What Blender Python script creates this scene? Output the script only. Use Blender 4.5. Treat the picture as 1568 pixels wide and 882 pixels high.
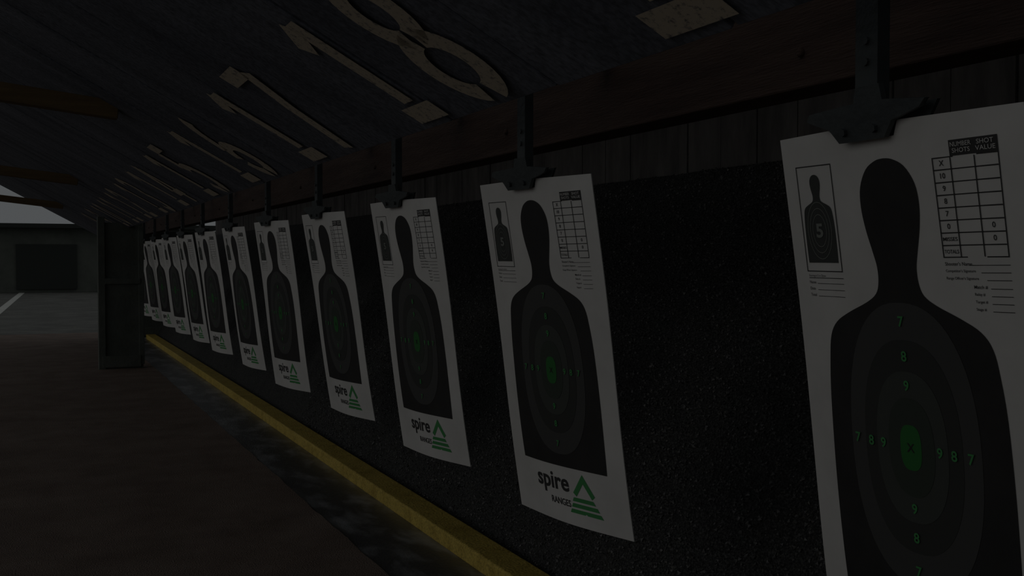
import bpy, bmesh, math, random
from mathutils import Vector, Matrix, noise
random.seed(7)
scene=bpy.context.scene
for o in list(bpy.data.objects): bpy.data.objects.remove(o)
try:
    scene.view_settings.view_transform='Standard'
    scene.view_settings.look='None'
    scene.view_settings.exposure=0
except Exception: pass
YE=21.0   # far end of the lane row

# ---------------------------------------------------------------- materials
def mat(name,col,rough=0.7,noise_scale=None,col2=None,bump=0.0,bump_scale=None,metal=0.0,spec=0.4,contrast=(0.35,0.65),detail=6,stretch=None,vor=False,bdist=0.02,speck=None):
    m=bpy.data.materials.new(name); m.use_nodes=True
    nt=m.node_tree; n=nt.nodes; l=nt.links
    b=n['Principled BSDF']
    b.inputs['Base Color'].default_value=(*col,1); b.inputs['Roughness'].default_value=rough
    b.inputs['Metallic'].default_value=metal
    b.inputs['Specular IOR Level'].default_value=spec
    tc=n.new('ShaderNodeTexCoord'); src=tc.outputs['Object']; raw=src
    if stretch:
        mp=n.new('ShaderNodeMapping'); mp.inputs['Scale'].default_value=stretch
        l.new(src,mp.inputs['Vector']); src=mp.outputs['Vector']
    if noise_scale:
        t=n.new('ShaderNodeTexNoise'); t.inputs['Scale'].default_value=noise_scale; t.inputs['Detail'].default_value=detail
        t.inputs['Roughness'].default_value=0.65
        l.new(src,t.inputs['Vector'])
        r=n.new('ShaderNodeValToRGB')
        r.color_ramp.elements[0].position=contrast[0]; r.color_ramp.elements[1].position=contrast[1]
        r.color_ramp.elements[0].color=(*col,1); r.color_ramp.elements[1].color=(*(col2 or col),1)
        l.new(t.outputs['Fac'],r.inputs['Fac']); out=r.outputs['Color']
        if speck:
            sc,lo,hi,k0,k1=speck
            t3=n.new('ShaderNodeTexNoise'); t3.inputs['Scale'].default_value=sc; t3.inputs['Detail'].default_value=2
            l.new(raw,t3.inputs['Vector'])
            mr=n.new('ShaderNodeMapRange'); mr.inputs['From Min'].default_value=lo; mr.inputs['From Max'].default_value=hi
            mr.inputs['To Min'].default_value=k0; mr.inputs['To Max'].default_value=k1
            l.new(t3.outputs['Fac'],mr.inputs['Value'])
            vm=n.new('ShaderNodeVectorMath'); vm.operation='SCALE'
            l.new(out,vm.inputs[0]); l.new(mr.outputs['Result'],vm.inputs['Scale']); out=vm.outputs['Vector']
        l.new(out,b.inputs['Base Color'])
    if bump>0:
        t2=n.new('ShaderNodeTexVoronoi' if vor else 'ShaderNodeTexNoise')
        t2.inputs['Scale'].default_value=bump_scale or 100
        if not vor: t2.inputs['Detail'].default_value=5
        l.new(src,t2.inputs['Vector'])
        bp=n.new('ShaderNodeBump'); bp.inputs['Strength'].default_value=bump; bp.inputs['Distance'].default_value=bdist
        l.new(t2.outputs['Distance' if vor else 'Fac'],bp.inputs['Height']); l.new(bp.outputs['Normal'],b.inputs['Normal'])
    return m

M_paper=mat('paper_white',(0.60,0.60,0.585),0.75,3,(0.70,0.70,0.685),spec=0.2)
M_black=mat('ink_black',(0.026,0.026,0.026),0.6,8,(0.034,0.034,0.034),spec=0.3)
M_ink=mat('ink_line',(0.05,0.05,0.05),0.6,spec=0.2)
M_r7=mat('ink_ring_outer',(0.064,0.066,0.065),0.6,spec=0.3)
M_r8=mat('ink_ring_eight',(0.042,0.045,0.043),0.6,spec=0.3)
M_r9=mat('ink_ring_nine',(0.060,0.068,0.062),0.6,spec=0.3)
M_r10=mat('ink_ring_ten',(0.045,0.057,0.047),0.6,spec=0.3)
M_rx=mat('ink_centre_green',(0.030,0.165,0.040),0.6,spec=0.3)
M_gnum=mat('ink_green_number',(0.07,0.30,0.10),0.6,spec=0.2)
M_logog=mat('logo_green',(0.07,0.29,0.10),0.6,spec=0.2)
M_mini=mat('ink_mini_grey',(0.06,0.065,0.062),0.6,spec=0.2)
M_minil=mat('ink_mini_line',(0.22,0.24,0.22),0.6,spec=0.2)
M_steel=mat('painted_steel',(0.04,0.047,0.05),0.5,6,(0.065,0.075,0.075),metal=0.2,bump=0.1,bump_scale=60)
M_ceil=mat('ceiling_panel',(0.078,0.087,0.112),0.8,2.5,(0.18,0.195,0.235),bump=0.5,bump_scale=45,stretch=(0.35,1.6,0.35),contrast=(0.3,0.7),speck=(55,.35,.6,.72,1.15))
M_gap=mat('ceiling_seam',(0.01,0.01,0.012),0.9)
M_beam=mat('timber_brown',(0.072,0.043,0.034),0.75,5,(0.125,0.080,0.063),bump=0.3,bump_scale=60,stretch=(4,0.35,4))
M_tie=mat('timber_tie',(0.15,0.10,0.045),0.7,5,(0.22,0.15,0.065),bump=0.3,bump_scale=60,stretch=(0.35,4,4))
M_back=mat('back_boards',(0.10,0.095,0.093),0.85,4,(0.20,0.19,0.183),bump=0.4,bump_scale=50,stretch=(1,1.5,.4))
M_berm=mat('crumb_rubber',(0.026,0.027,0.027),0.75,110,(0.14,0.144,0.14),bump=1.0,bump_scale=90,vor=True,contrast=(0.45,0.70),spec=0.4)
M_gran=mat('rubber_chunk',(0.03,0.03,0.03),0.6,30,(0.20,0.20,0.198),spec=0.5)
M_yel=mat('kerb_yellow',(0.40,0.28,0.05),0.65,9,(0.62,0.46,0.10),bump=0.4,bump_scale=70,contrast=(0.25,0.55),speck=(90,.38,.55,.75,1.1))
M_gut=mat('gutter_concrete',(0.085,0.09,0.10),0.32,2.4,(0.34,0.355,0.38),bump=0.2,bump_scale=50,contrast=(0.47,0.70),spec=0.6,stretch=(2.0,0.9,1),detail=3)
M_floor=mat('floor_asphalt',(0.20,0.145,0.118),0.85,2.2,(0.34,0.265,0.22),bump=0.8,bump_scale=130,contrast=(0.3,0.7),detail=12,speck=(130,.38,.62,.65,1.3))
M_yard=mat('yard_ground',(0.12,0.12,0.11),0.9,1.0,(0.2,0.2,0.18),bump=0.4,bump_scale=60)
M_wall=mat('wall_dark',(0.10,0.115,0.10),0.85,3,(0.15,0.165,0.15),bump=0.3,bump_scale=30)
M_shed=mat('shed_cladding',(0.09,0.10,0.085),0.8,1,(0.14,0.15,0.13))
M_shedd=mat('shed_dark',(0.03,0.035,0.03),0.6)
M_line=mat('line_white',(0.6,0.6,0.56),0.8,5,(0.75,0.75,0.7))
M_leaf=mat('leaf_dry',(0.30,0.22,0.12),0.8)

def worn():
    m=bpy.data.materials.new('stencil_paint'); m.use_nodes=True
    nt=m.node_tree;n=nt.nodes;l=nt.links;b=n['Principled BSDF'];b.inputs['Roughness'].default_value=.8
    tc=n.new('ShaderNodeTexCoord')
    t=n.new('ShaderNodeTexNoise');t.inputs['Scale'].default_value=45;t.inputs['Detail'].default_value=10;t.inputs['Roughness'].default_value=.75
    l.new(tc.outputs['Object'],t.inputs['Vector'])
    r=n.new('ShaderNodeValToRGB');r.color_ramp.elements[0].position=.36;r.color_ramp.elements[1].position=.48
    r.color_ramp.elements[0].color=(.13,.13,.14,1);r.color_ramp.elements[1].color=(.60,.53,.42,1)
    l.new(t.outputs['Fac'],r.inputs['Fac']);l.new(r.outputs['Color'],b.inputs['Base Color'])
    return m
M_paint=worn()

# ---------------------------------------------------------------- helpers
def obj_from_bm(bm,name,mats,parent=None,smooth=False):
    me=bpy.data.meshes.new(name); bm.to_mesh(me); bm.free()
    for m in mats: me.materials.append(m)
    if smooth:
        for p in me.polygons: p.use_smooth=True
    o=bpy.data.objects.new(name,me); scene.collection.objects.link(o)
    if parent: o.parent=parent
    return o
def add_box(bm,c,s,mi=0,rot=None):
    r=bmesh.ops.create_cube(bm,size=1.0)
    mtx=Matrix.Translation(c)@(rot.to_4x4() if rot else Matrix())@Matrix.Diagonal((s[0],s[1],s[2],1))
    bmesh.ops.transform(bm,matrix=mtx,verts=r['verts'])
    fs=set(f for v in r['verts'] for f in v.link_faces)
    for f in fs: f.material_index=mi
    return r['verts']
def bevel(o,w=0.005,seg=2):
    md=o.modifiers.new('bev','BEVEL'); md.width=w; md.segments=seg; md.limit_method='ANGLE'
def poly(bm,pts,z,mi=0):
    vs=[bm.verts.new((p[0],p[1],z)) for p in pts]
    f=bm.faces.new(vs); f.material_index=mi
    f.normal_update()
    if f.normal.z<0: f.normal_flip()
    return f
def rect(bm,x0,y0,x1,y1,z,mi=0): poly(bm,[(x0,y0),(x1,y0),(x1,y1),(x0,y1)],z,mi)
def frame(bm,x0,y0,x1,y1,w,z,mi=0):
    rect(bm,x0,y0,x1,y0+w,z,mi);rect(bm,x0,y1-w,x1,y1,z,mi);rect(bm,x0,y0+w,x0+w,y1-w,z,mi);rect(bm,x1-w,y0+w,x1,y1-w,z,mi)
_tc={}
def text_mesh(s,off=0.0):
    k=(s,off)
    if k in _tc: return _tc[k]
    cu=bpy.data.curves.new('t','FONT'); cu.body=s; cu.size=1; cu.resolution_u=3; cu.offset=off
    o=bpy.data.objects.new('t',cu); scene.collection.objects.link(o)
    dg=bpy.context.evaluated_depsgraph_get(); dg.update()
    me=bpy.data.meshes.new_from_object(o.evaluated_get(dg))
    vs=[tuple(v.co) for v in me.vertices]; fs=[tuple(p.vertices) for p in me.polygons]
    bpy.data.objects.remove(o); bpy.data.curves.remove(cu); bpy.data.meshes.remove(me)
    _tc[k]=(vs,fs); return _tc[k]
def text(bm,s,x,y,w,h,z,mi=0,off=0.0,align='L'):
    vs,fs=text_mesh(s,off)
    if not vs: return
    xs=[v[0] for v in vs]; ys=[v[1] for v in vs]
    x0,x1,y0,y1=min(xs),max(xs),min(ys),max(ys)
    sy=h/(y1-y0); sx=sy if w is None else w/(x1-x0)
    ww=(x1-x0)*sx
    ox=x-(ww if align=='R' else ww/2 if align=='C' else 0)
    nv=[bm.verts.new((ox+(v[0]-x0)*sx,y+(v[1]-y0)*sy,z)) for v in vs]
    for f in fs:
        try:
            ff=bm.faces.new([nv[i] for i in f]); ff.material_index=mi
            ff.normal_update()
            if ff.normal.z<0: ff.normal_flip()
        except Exception: pass
def spline(pts,n=5):
    out=[]
    for i in range(len(pts)-1):
        p0=pts[max(i-1,0)];p1=pts[i];p2=pts[i+1];p3=pts[min(i+2,len(pts)-1)]
        for k in range(n):
            t=k/n
            out.append(tuple(0.5*((2*p1[j])+(-p0[j]+p2[j])*t+(2*p0[j]-5*p1[j]+4*p2[j]-p3[j])*t*t+(-p0[j]+3*p1[j]-3*p2[j]+p3[j])*t**3) for j in (0,1)))
    out.append(pts[-1]); return out
def stroke(bm,pts,w,z,mi=0):
    n=len(pts); L=[];R=[]
    for i in range(n):
        a=Vector(pts[max(i-1,0)]);b=Vector(pts[min(i+1,n-1)]); d=(b-a).normalized(); nn=Vector((-d.y,d.x))
        p=Vector(pts[i]); k=1
        if 0<i<n-1:
            d1=(p-a).normalized(); k=1/max(0.6,abs(d1.dot(d)))
        L.append(bm.verts.new((*(p+nn*w/2*k),z)));R.append(bm.verts.new((*(p-nn*w/2*k),z)))
    for i in range(n-1):
        f=bm.faces.new((L[i],R[i],R[i+1],L[i+1])); f.material_index=mi; f.normal_update()
        if f.normal.z<0: f.normal_flip()

# ---------------------------------------------------------------- paper target meshes (shared data)
W=0.61; H=1.155
def bendz(x,y):
    return -0.016*(x/(W/2))**2*1.0 + 0.006*math.sin(y*5.2+0.4)+0.003*math.sin(x*11+y*4)
def finish(bm,cut=True):
    if cut:
        for k in range(1,24):
            g=bm.verts[:]+bm.edges[:]+bm.faces[:]
            bmesh.ops.bisect_plane(bm,geom=g,plane_co=(0,-k*0.05,0),plane_no=(0,1,0))
        for k in range(-5,6):
            g=bm.verts[:]+bm.edges[:]+bm.faces[:]
            bmesh.ops.bisect_plane(bm,geom=g,plane_co=(k*0.05+0.001,0,0),plane_no=(1,0,0))
        bmesh.ops.triangulate(bm,faces=bm.faces[:])
    for v in bm.verts: v.co.z+=bendz(v.co.x,v.co.y)
def mesh_of(bm,name,mats):
    me=bpy.data.meshes.new(name); bm.to_mesh(me); bm.free()
    for m in mats: me.materials.append(m)
    return me
parts={}
bm=bmesh.new()
sh=[(-W/2,0),(-.145,.003),(-.095,-.026),(.035,-.024),(.048,0.004),(W/2,0),(W/2,-H),(-W/2,-H)]
poly(bm,sh,0.0); finish(bm)
r=bmesh.ops.extrude_face_region(bm,geom=bm.faces[:])
bmesh.ops.translate(bm,verts=[g for g in r['geom'] if isinstance(g,bmesh.types.BMVert)],vec=(0,0,-0.003))
bmesh.ops.recalc_face_normals(bm,faces=bm.faces[:])
parts['sheet']=mesh_of(bm,'sheet',[M_paper])
half=[(.064,0.0),(.067,.022),(.082,.050),(.115,.071),(.155,.076),(.20,.070),(.245,.058),(.275,.051),(.305,.052),(.328,.062),(.346,.090),(.368,.142),(.390,.182),(.42,.204),(.47,.214),(.55,.222),(.68,.226),(.80,.226),(.90,.224),(.955,.222)]
hs=spline(half,4)
sil=[(hw,-v) for v,hw in hs]+[(-hw,-v) for v,hw in reversed(hs[1:])]
bm=bmesh.new(); poly(bm,sil,0.0010); finish(bm)
parts['silhouette']=mesh_of(bm,'silhouette',[M_black])
def ring(a,b,p=2.35,n=56):
    out=[]
    for i in range(n):
        t=2*math.pi*i/n; c,s=math.cos(t),math.sin(t)
        out.append((a*math.copysign(abs(c)**(2/p),c),CY+b*math.copysign(abs(s)**(2/p),s)))
    return out
CY=-0.628
bm=bmesh.new()
poly(bm,ring(.162,.285),.0018,0);poly(bm,ring(.121,.212),.0025,1);poly(bm,ring(.088,.150),.0032,2);poly(bm,ring(.057,.098),.0039,3);poly(bm,ring(.026,.045,2.8),.0046,4)
finish(bm)
parts['score_rings']=mesh_of(bm,'score_rings',[M_r7,M_r8,M_r9,M_r10,M_rx])
bm=bmesh.new()
for d,g in (('7',(.141,.248)),('8',(.103,.180)),('9',(.070,.122))):
    z=.0055
    for sx in (-1,1): text(bm,d,sx*g[0],CY-.010,None,.021,z,0,0.02,'C')
    for sy in (-1,1): text(bm,d,0,CY+sy*g[1]-.010,None,.021,z,0,0.02,'C')
text(bm,'X',0,CY-.009,None,.018,.0055,1,0.01,'C')
finish(bm,False); parts['score_numbers']=mesh_of(bm,'score_numbers',[M_gnum,M_black])
bm=bmesh.new(); z=.0012; lw=.0022
X0,X1,X2,X3=.118,.158,.207,.254; yt=-.046; yh=-.074; yb=-.256
rect(bm,X1,yh,X3,yt,z,0)
text(bm,'NUMBER',(X1+X2)/2,yt-.012,.042,.008,z+.0006,1,0,'C');text(bm,'SHOTS',(X1+X2)/2,yt-.023,.036,.008,z+.0006,1,0,'C')
text(bm,'SHOT',(X2+X3)/2,yt-.012,.032,.008,z+.0006,1,0,'C');text(bm,'VALUE',(X2+X3)/2,yt-.023,.038,.008,z+.0006,1,0,'C')
frame(bm,X0,yb,X3,yh,lw,z,0)
for x in (X1,X2): rect(bm,x-lw/2,yb+lw,x+lw/2,yh-lw,z+.0002,0)
rows=['X','10','9','8','7','0','MISSES','TOTALS']; rh=(yh-yb)/8
for i,s in enumerate(rows):
    y=yh-rh*(i+1)
    if i<7: rect(bm,X0+lw,y-lw/2,X3-lw,y+lw/2,z+.0004,0)
    if len(s)<3: text(bm,s,(X0+X1)/2,y+.007,None,.010,z,0,0.01,'C')
    else: text(bm,s,(X0+X1)/2,y+.008,.032,.007,z,0,0.01,'C')
text(bm,'0',(X2+X3)/2,yh-rh*6+.007,None,.010,z,0,.01,'C');text(bm,'0',(X2+X3)/2,yh-rh*7+.007,None,.010,z,0,.01,'C')
for i,s in enumerate(["Shooter's Name","Competitor's Signature","Range Officer's Signature"]):
    y=-.270-i*.0135
    text(bm,s,X0+.002,y,None,.0066,z,0,.006)
    xw=X0+.002+[.052,.076,.086][i]
    rect(bm,xw,y,X3,y+.0012,z,0)
for i,s in enumerate(["Match #","Relay #","Target #","Stage #"]):
    y=-.312-i*.0135
    text(bm,s,.178,y,None,.0066,z,0,.006); rect(bm,.212,y,X3,y+.0012,z,0)
bx0,bx1,by0,by1=-.262,-.150,-.286,-.062
frame(bm,bx0,by0,bx1,by1,lw,z,0)
cx=(bx0+bx1)/2; s=.208
poly(bm,[(cx+p[0]*s,by1+.002+p[1]*s-.008) for p in sil],z,2)
def mr(a,b,w,cy):
    n=28;pts=[(cx+a*math.cos(2*math.pi*i/n),cy+b*math.sin(2*math.pi*i/n)) for i in range(n+1)]
    stroke(bm,pts,w,z+.0005,3)
mc=by1-.006+CY*s
mr(.037,.060,.0012,mc);mr(.029,.047,.0012,mc);mr(.021,.034,.0012,mc)
text(bm,'5',cx,mc-.015,.022,.030,z+.0008,3,0.03,'C')
rect(bm,bx0+.004,by0-.014,bx1,by0-.0125,z,0)
for i,s_ in enumerate(["Scoring is 5 in Zone","Name","Date","Total"]):
    y=by0-.012-i*.0135
    text(bm,s_,bx0+.004,y,None,.0062,z,0)
    if i: rect(bm,bx0+.03,y,bx1,y+.0011,z,0)
finish(bm,False); parts['score_table']=mesh_of(bm,'score_table',[M_ink,M_paper,M_mini,M_minil])
# logo
bm=bmesh.new(); z=.0012
text(bm,'spire',-.150,-1.060,.178,.078,z,0,.022)
text(bm,'RANGES',-.078,-1.092,.106,.024,z,0,.012)
tx=.100
stroke(bm,[(tx-.045,-1.043),(tx,-.985),(tx+.045,-1.043)],.019,z,1)
for k,(hl,hr) in enumerate(((.060,.052),(.068,.068),(.078,.082))):
    y=-1.060-k*.021
    poly(bm,[(tx-hl,y-.007),(tx+hr,y-.007),(tx+hr-.010,y+.007),(tx-hl+.008,y+.007)],z,1)
finish(bm,False); parts['logo']=mesh_of(bm,'logo',[M_ink,M_logog])

def target_matrix(t,rot_deg,tilt_deg,x=1.46,z=1.755,roll=0):
    r=math.radians(rot_deg);tau=math.radians(tilt_deg)
    xl=Vector((math.sin(r),-math.cos(r),0)); n0=xl.cross(Vector((0,0,1)))
    up=Vector((0,0,1))*math.cos(tau)+n0*math.sin(tau); n=xl.cross(up)
    m=Matrix((xl,up,n)).transposed().to_4x4(); m.translation=Vector((x,t,z))
    return m@Matrix.Rotation(math.radians(roll),4,'Z')

def hanger_mesh():
    bm=bmesh.new()
    pl=[(-.030,.075),(.030,.075),(.034,.045),(.135,.034),(.120,.020),(.052,.004),(.030,-.026),(-.088,-.026),(-.112,.002),(-.175,.026),(-.165,.040),(-.040,.046)]
    f=poly(bm,pl,.010)
    r=bmesh.ops.extrude_face_region(bm,geom=[f]); bmesh.ops.translate(bm,verts=[g for g in r['geom'] if isinstance(g,bmesh.types.BMVert)],vec=(0,0,.012))
    pl2=[(-.16,.03),(.13,.03),(.07,-.05),(-.11,-.05)]
    f=poly(bm,pl2,-.022)
    r=bmesh.ops.extrude_face_region(bm,geom=[f]); bmesh.ops.translate(bm,verts=[g for g in r['geom'] if isinstance(g,bmesh.types.BMVert)],vec=(0,0,.008))
    add_box(bm,(-.02,.034,0),(.06,.018,.036))
    for x in (-.07,.01):
        c=bmesh.ops.create_cone(bm,cap_ends=True,segments=6,radius1=.008,radius2=.008,depth=.008)
        bmesh.ops.translate(bm,verts=c['verts'],vec=(x,-.006,.026))
    bmesh.ops.recalc_face_normals(bm,faces=bm.faces[:])
    return mesh_of(bm,'clip',[M_steel])
clip_me=hanger_mesh()
bm=bmesh.new()
add_box(bm,(0,0,.24),(.03,.058,.40)); add_box(bm,(0,0,.44),(.06,.09,.012)); add_box(bm,(.14,0,.40),(.28,.05,.05))
for zz in (.12,.16): 
    c=bmesh.ops.create_cone(bm,cap_ends=True,segments=8,radius1=.008,radius2=.008,depth=.04,matrix=Matrix.Rotation(math.pi/2,4,'Y'))
    bmesh.ops.translate(bm,verts=c['verts'],vec=(0,0,zz))
post_me=mesh_of(bm,'post',[M_steel])

ts=[1.515,3.06,4.38,5.76,7.15,8.63,10.15,11.6,13.0,14.4,15.85,17.3,18.75,20.2]
rots=[0,10,9,8,10,7,9,8,9,8,8,9,8,8]; tilts=[8.2,8.8,8.4,8.8,7.5,8.4,8,8.6,8,8,8,8,8,8]
for i,t in enumerate(ts):
    m=target_matrix(t,rots[i],tilts[i])
    e=bpy.data.objects.new('paper_target',None); e.empty_display_size=.1; scene.collection.objects.link(e); e.matrix_world=m
    for pn,me in parts.items():
        o=bpy.data.objects.new(pn,me); scene.collection.objects.link(o); o.parent=e
    h=bpy.data.objects.new('target_hanger',None); scene.collection.objects.link(h); h.location=(1.46,t,1.755)
    p=bpy.data.objects.new('post',post_me); scene.collection.objects.link(p); p.parent=h; p.location=(0,0.02,0)
    c=bpy.data.objects.new('clip',clip_me); scene.collection.objects.link(c); c.parent=h
    c.matrix_local=Matrix.Translation((-1.46,-t,-1.755))@m

# ---------------------------------------------------------------- ceiling (sloping baffle)
TH=math.atan(.553); ct,st=math.cos(TH),math.sin(TH)
CX,CZ=1.2,1.93
def cpt(e,y,off=0):
    return Vector((CX-e*ct-off*st, y, CZ+e*st-off*ct))
bm=bmesh.new(); Y1=YE+.3; w=.725
y=3.79-10*w
while y<Y1:
    a,b=y+.009,y+w-.009; d=random.uniform(-.005,.003)
    vs=[]
    for off in (d,-.05):
        for (e,yy) in ((0,a),(4.3,a),(4.3,b),(0,b)): vs.append(bm.verts.new(cpt(e,yy,off)))
    for f in ((0,1,2,3),(7,6,5,4),(0,4,5,1),(1,5,6,2),(2,6,7,3),(3,7,4,0)): bm.faces.new([vs[j] for j in f])
    y+=w
vs=[]
for off in (-.052,-.09):
    for (e,yy) in ((-.02,3.79-10*w),(4.35,3.79-10*w),(4.35,y),(-.02,y)): vs.append(bm.verts.new(cpt(e,yy,off)))
for f in ((0,1,2,3),(7,6,5,4),(0,4,5,1),(1,5,6,2),(2,6,7,3),(3,7,4,0)):
    bm.faces.new([vs[j] for j in f]).material_index=1
bmesh.ops.recalc_face_normals(bm,faces=bm.faces[:])
ceil=obj_from_bm(bm,'ceiling',[M_ceil,M_gap]); bevel(ceil,.004,1)

def arc(cx,cy,rx,ry,a0,a1,n=14):
    return [(cx+rx*math.cos(math.radians(a0+(a1-a0)*i/n)),cy+ry*math.sin(math.radians(a0+(a1-a0)*i/n))) for i in range(n+1)]
D={
'1':[[(.15,.06),(.85,.06)],[(.5,.17),(.5,.97)],[(.42,.95),(.12,.77)]],
'8':[arc(.5,.735,.30,.225,-80,78),arc(.5,.735,.30,.225,102,260),arc(.5,.27,.36,.235,-78,82),arc(.5,.27,.36,.235,98,258)],
'7':[[(.08,.95),(.80,.95)],[(.88,.93),(.62,.52),(.46,.0)]],
'6':[arc(.5,.28,.34,.24,-80,170),arc(.5,.28,.34,.24,190,262),arc(.66,.40,.50,.56,98,172)],
'5':[[(.85,.95),(.2,.95)],[(.22,.87),(.2,.55)],arc(.46,.3,.36,.26,130,-82),arc(.46,.3,.36,.26,-98,-150)],
'4':[[(.62,.98),(.1,.3)],[(.1,.27),(.92,.27)],[(.66,0),(.66,.2)],[(.66,.34),(.66,.9)]],
'3':[arc(.45,.73,.32,.23,150,-75),arc(.45,.27,.36,.25,80,-150)],
'2':[arc(.48,.70,.34,.26,165,-30),[(.74,.5),(.15,.1)],[(.1,.05),(.9,.05)]],
'9':[arc(.5,.70,.34,.26,-10,170),arc(.5,.70,.34,.26,190,340),arc(.38,.55,.46,.52,-85,0)],
'0':[arc(.5,.5,.36,.46,-80,80),arc(.5,.5,.36,.46,100,260)]}
nums=['19','18','17','16','15','14','13','12','11','10','9','8']
for i,s in enumerate(nums):
    cy=1.43+1.45*i
    bm=bmesh.new(); dh=.54; dw=.345; gap=.15; tw=len(s)*dw+(len(s)-1)*gap
    for j,ch in enumerate(s):
        ox=-tw/2+j*(dw+gap)
        for st_ in D[ch]: stroke(bm,[(ox+p[0]*dw,p[1]*dh) for p in st_],.082,0)
    o=obj_from_bm(bm,'lane_number',[M_paint])
    xl=Vector((0,-1,0)); yl=Vector((-ct,0,st)); nl=xl.cross(yl)
    m=Matrix((xl,yl,nl)).transposed().to_4x4(); m.translation=cpt(.045,cy,.0045); o.matrix_world=m

# ---------------------------------------------------------------- beams
LY=YE+3.0; MY=(YE-3)/2
bm=bmesh.new(); add_box(bm,(1.83,MY,2.16),(.13,LY-.2,.46)); 
for yy in [ -1.5+1.8*k for k in range(13)]:
    for zz in (2.02,2.3):
        c=bmesh.ops.create_cone(bm,cap_ends=True,segments=8,radius1=.014,radius2=.012,depth=.012,matrix=Matrix.Rotation(-math.pi/2,4,'Y'))
        bmesh.ops.translate(bm,verts=c['verts'],vec=(1.76,yy,zz))
o=obj_from_bm(bm,'timber_beam',[M_beam]); bevel(o,.006)
for yy in (6.33,12.1,17.9):
    bm=bmesh.new()
    a=Vector((.45,yy,2.34)); b=Vector((-2.41,yy,2.66)); d=(b-a); L=d.length; ang=math.atan2(-d.z,-d.x)
    add_box(bm,(a+b)/2,(L,.09,.10),0,Matrix.Rotation(-ang,3,'Y'))
    o=obj_from_bm(bm,'tie_beam',[M_tie]); bevel(o,.005)
for yy in (-2,.6,6.33,12.1,17.9):
    bm=bmesh.new(); add_box(bm,(-2.48,yy,1.93),(.12,.12,3.86)); add_box(bm,(-2.48,yy,.015),(.24,.24,.03)); 
    o=obj_from_bm(bm,'support_post',[M_steel]); bevel(o,.005)

# ---------------------------------------------------------------- back wall
bm=bmesh.new(); yy=-3.0
while yy<YE-.2:
    ww=.30; add_box(bm,(3.28+random.uniform(-.006,.006),yy+ww/2,1.65),(.05,ww-.008,3.3)); yy+=ww
add_box(bm,(3.34,MY,1.65),(.06,LY,3.3))
o=obj_from_bm(bm,'wall_back',[M_back])
bm=bmesh.new(); add_box(bm,(2.45,MY,3.32),(2.1,LY,.05)); add_box(bm,(2.45,MY,3.36),(2.2,LY+.1,.02)); o=obj_from_bm(bm,'roof_canopy',[M_ceil])
bm=bmesh.new(); add_box(bm,(2.35,YE+.12,1.02),(2.1,.12,2.04)); add_box(bm,(2.35,YE+.04,.12),(2.1,.04,.16))
o=obj_from_bm(bm,'wall_end',[M_wall]); bevel(o,.006)
bm=bmesh.new(); add_box(bm,(1.10,15.3,1.0),(.56,.10,2.0)); add_box(bm,(.85,15.3,1.04),(.09,.16,2.08)); add_box(bm,(1.36,15.3,1.0),(.07,.14,1.9)); add_box(bm,(1.1,15.24,.10),(.5,.05,.16)); add_box(bm,(1.1,15.24,1.2),(.5,.04,.08))
o=obj_from_bm(bm,'bay_divider',[M_wall]); bevel(o,.006)

# ---------------------------------------------------------------- rubber berm
NY,NX=760,46
bm=bmesh.new(); grid=[]
def berm_pt(y,s):
    x=2.142+s*1.096; z=-.01+ (s**.93)*1.98
    n1=noise.noise(Vector((y*.9,s*2.0,3)))*.05+noise.noise(Vector((y*4,s*8,7)))*.022+noise.noise(Vector((y*14,s*26,1)))*.012
    k=min(1,s*8)*min(1,(1-s)*10+.2)
    return Vector((max(2.126,x-n1*k*.85),y,z+n1*k*.5))
for i in range(NY+1):
    y=-3+(YE+2.98)*i/NY; grid.append([bm.verts.new(berm_pt(y,j/NX)) for j in range(NX+1)])
for i in range(NY):
    for j in range(NX): bm.faces.new((grid[i][j],grid[i][j+1],grid[i+1][j+1],grid[i+1][j]))
bmesh.ops.recalc_face_normals(bm,faces=bm.faces[:])
berm=obj_from_bm(bm,'rubber_berm',[M_berm],smooth=True)
verts=[];faces=[]
def chunk(c,s):
    b=len(verts); q=Matrix.Rotation(random.uniform(0,6.28),3,Vector((random.random(),random.random(),random.random()+.01)).normalized())
    for v in ((1,1,1),(1,-1,-1),(-1,1,-1),(-1,-1,1),(0,0,1.5)):
        p=q@Vector((v[0]*random.uniform(.5,1),v[1]*random.uniform(.4,1),v[2]*random.uniform(.4,.9)))*s+c; verts.append(tuple(p))
    for f in ((0,1,2),(0,3,1),(1,3,2),(2,3,4),(0,2,4),(0,4,3)): faces.append(tuple(b+i for i in f))
for i in range(38000):
    y=.3+(random.random()**1.7)*9; s=.02+.98*random.random()
    chunk(berm_pt(y,s)+Vector((-.003,0,.003)),random.uniform(.003,.008))
me=bpy.data.meshes.new('rubber_crumbs'); me.from_pydata(verts,[],faces); me.materials.append(M_gran)
oc=bpy.data.objects.new('loose_crumbs',me); scene.collection.objects.link(oc); oc.parent=berm

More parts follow.
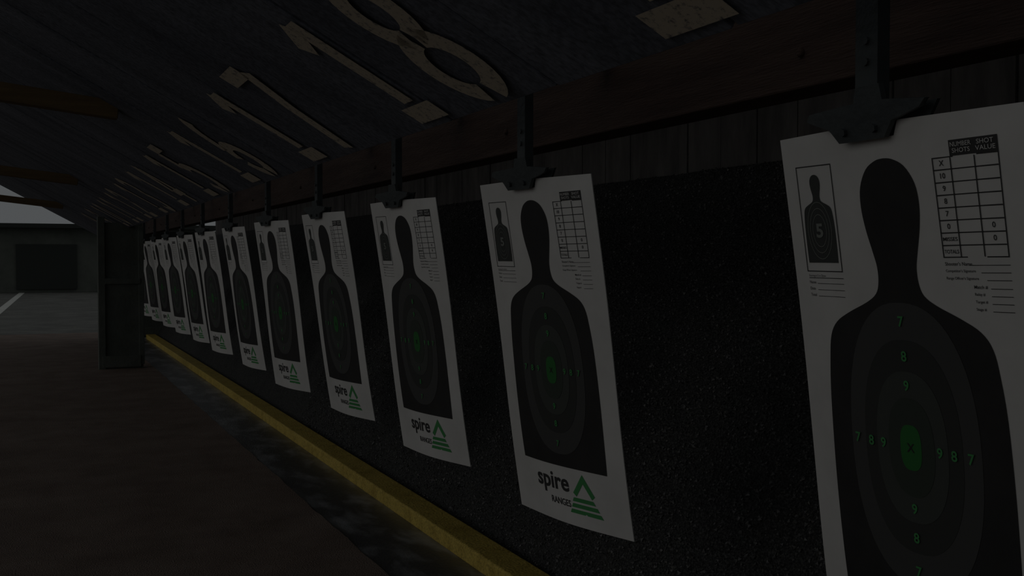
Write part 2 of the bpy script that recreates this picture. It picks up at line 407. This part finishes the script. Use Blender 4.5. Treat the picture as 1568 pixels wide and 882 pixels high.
# ---------------------------------------------------------------- kerb, gutter, floor, yard
bm=bmesh.new(); add_box(bm,(2.035,MY,.01),(.17,LY,.12)); o=obj_from_bm(bm,'yellow_kerb',[M_yel]); bevel(o,.012,3)
bm=bmesh.new(); add_box(bm,(1.738,MY,-.035),(.42,LY,.05)); o=obj_from_bm(bm,'gutter',[M_gut])
bm=bmesh.new(); N=400; top=[];bot=[]
for i in range(N+1):
    y=-3+26*i/N; x=1.52+noise.noise(Vector((y*3,0,0)))*.012+noise.noise(Vector((y*16,1,0)))*.006
    top.append((bm.verts.new((x,y,0)),bm.verts.new((-6,y,0)))); bot.append(bm.verts.new((x,y,-.05)))
for i in range(N):
    bm.faces.new((top[i][0],top[i+1][0],top[i+1][1],top[i][1])); bm.faces.new((top[i][0],bot[i],bot[i+1],top[i+1][0]))
bmesh.ops.recalc_face_normals(bm,faces=bm.faces[:])
obj_from_bm(bm,'floor',[M_floor])
bm=bmesh.new(); add_box(bm,(-10,30,-.11),(160,160,.1)); obj_from_bm(bm,'yard_ground',[M_yard])
def c2w(X,Z): 
    al=math.radians(24.64); return Vector((X*math.cos(al)+Z*math.sin(al), -X*math.sin(al)+Z*math.cos(al),-.056))
bm=bmesh.new()
p=c2w(-14.6,29.5);q=c2w(-23.4,50); d=(q-p).normalized(); nn=Vector((-d.y,d.x,0))*.12
vs=[bm.verts.new(v) for v in (p-nn,p+nn,q+nn,q-nn)]; bm.faces.new(vs); obj_from_bm(bm,'painted_line',[M_line])
bm=bmesh.new(); add_box(bm,(-14,56,1.45),(44,5,3.0))
for k in range(9): add_box(bm,(-33+k*4.8,53.45,1.15),(2.6,.12,2.1),1)
add_box(bm,(-14,56,3.05),(45,6.2,.2),1)
obj_from_bm(bm,'distant_shed',[M_shed,M_shedd])
bm=bmesh.new()
for k in range(26):
    c=Vector((random.uniform(-2.2,1.4),random.uniform(1.8,7),.004)); a=random.uniform(0,6.28); s=random.uniform(.012,.03)
    pts=[(1,0,.1),(.3,.35,.0),(-.8,.1,.2),(-.2,-.4,.05)]
    vs=[bm.verts.new(c+Vector(((p[0]*math.cos(a)-p[1]*math.sin(a))*s,(p[0]*math.sin(a)+p[1]*math.cos(a))*s,p[2]*s))) for p in pts]
    bm.faces.new(vs)
obj_from_bm(bm,'dry_leaves',[M_leaf])

# ---------------------------------------------------------------- light
wd=bpy.data.worlds.new('World'); scene.world=wd; wd.use_nodes=True
bg=wd.node_tree.nodes['Background']; bg.inputs[0].default_value=(.92,.97,1,1); bg.inputs[1].default_value=.084
sd=bpy.data.lights.new('sun','SUN'); sd.energy=.128; sd.angle=math.radians(50); sd.color=(1,.95,.89)
so=bpy.data.objects.new('sun',sd); scene.collection.objects.link(so)
dirv=Vector((1,.12,-.18)); so.rotation_euler=dirv.to_track_quat('-Z','Y').to_euler()

# ---------------------------------------------------------------- camera
cd=bpy.data.cameras.new('camera'); cd.sensor_width=36; cd.lens=36*1600/1568; cd.clip_start=.05; cd.clip_end=300
co=bpy.data.objects.new('camera',cd); scene.collection.objects.link(co); co.location=(0,0,1.5)
al=math.radians(24.64); pt=math.atan(44/1600)
v=Vector((math.sin(al)*math.cos(pt),math.cos(al)*math.cos(pt),-math.sin(pt)))
co.rotation_euler=v.to_track_quat('-Z','Y').to_euler()
scene.camera=co
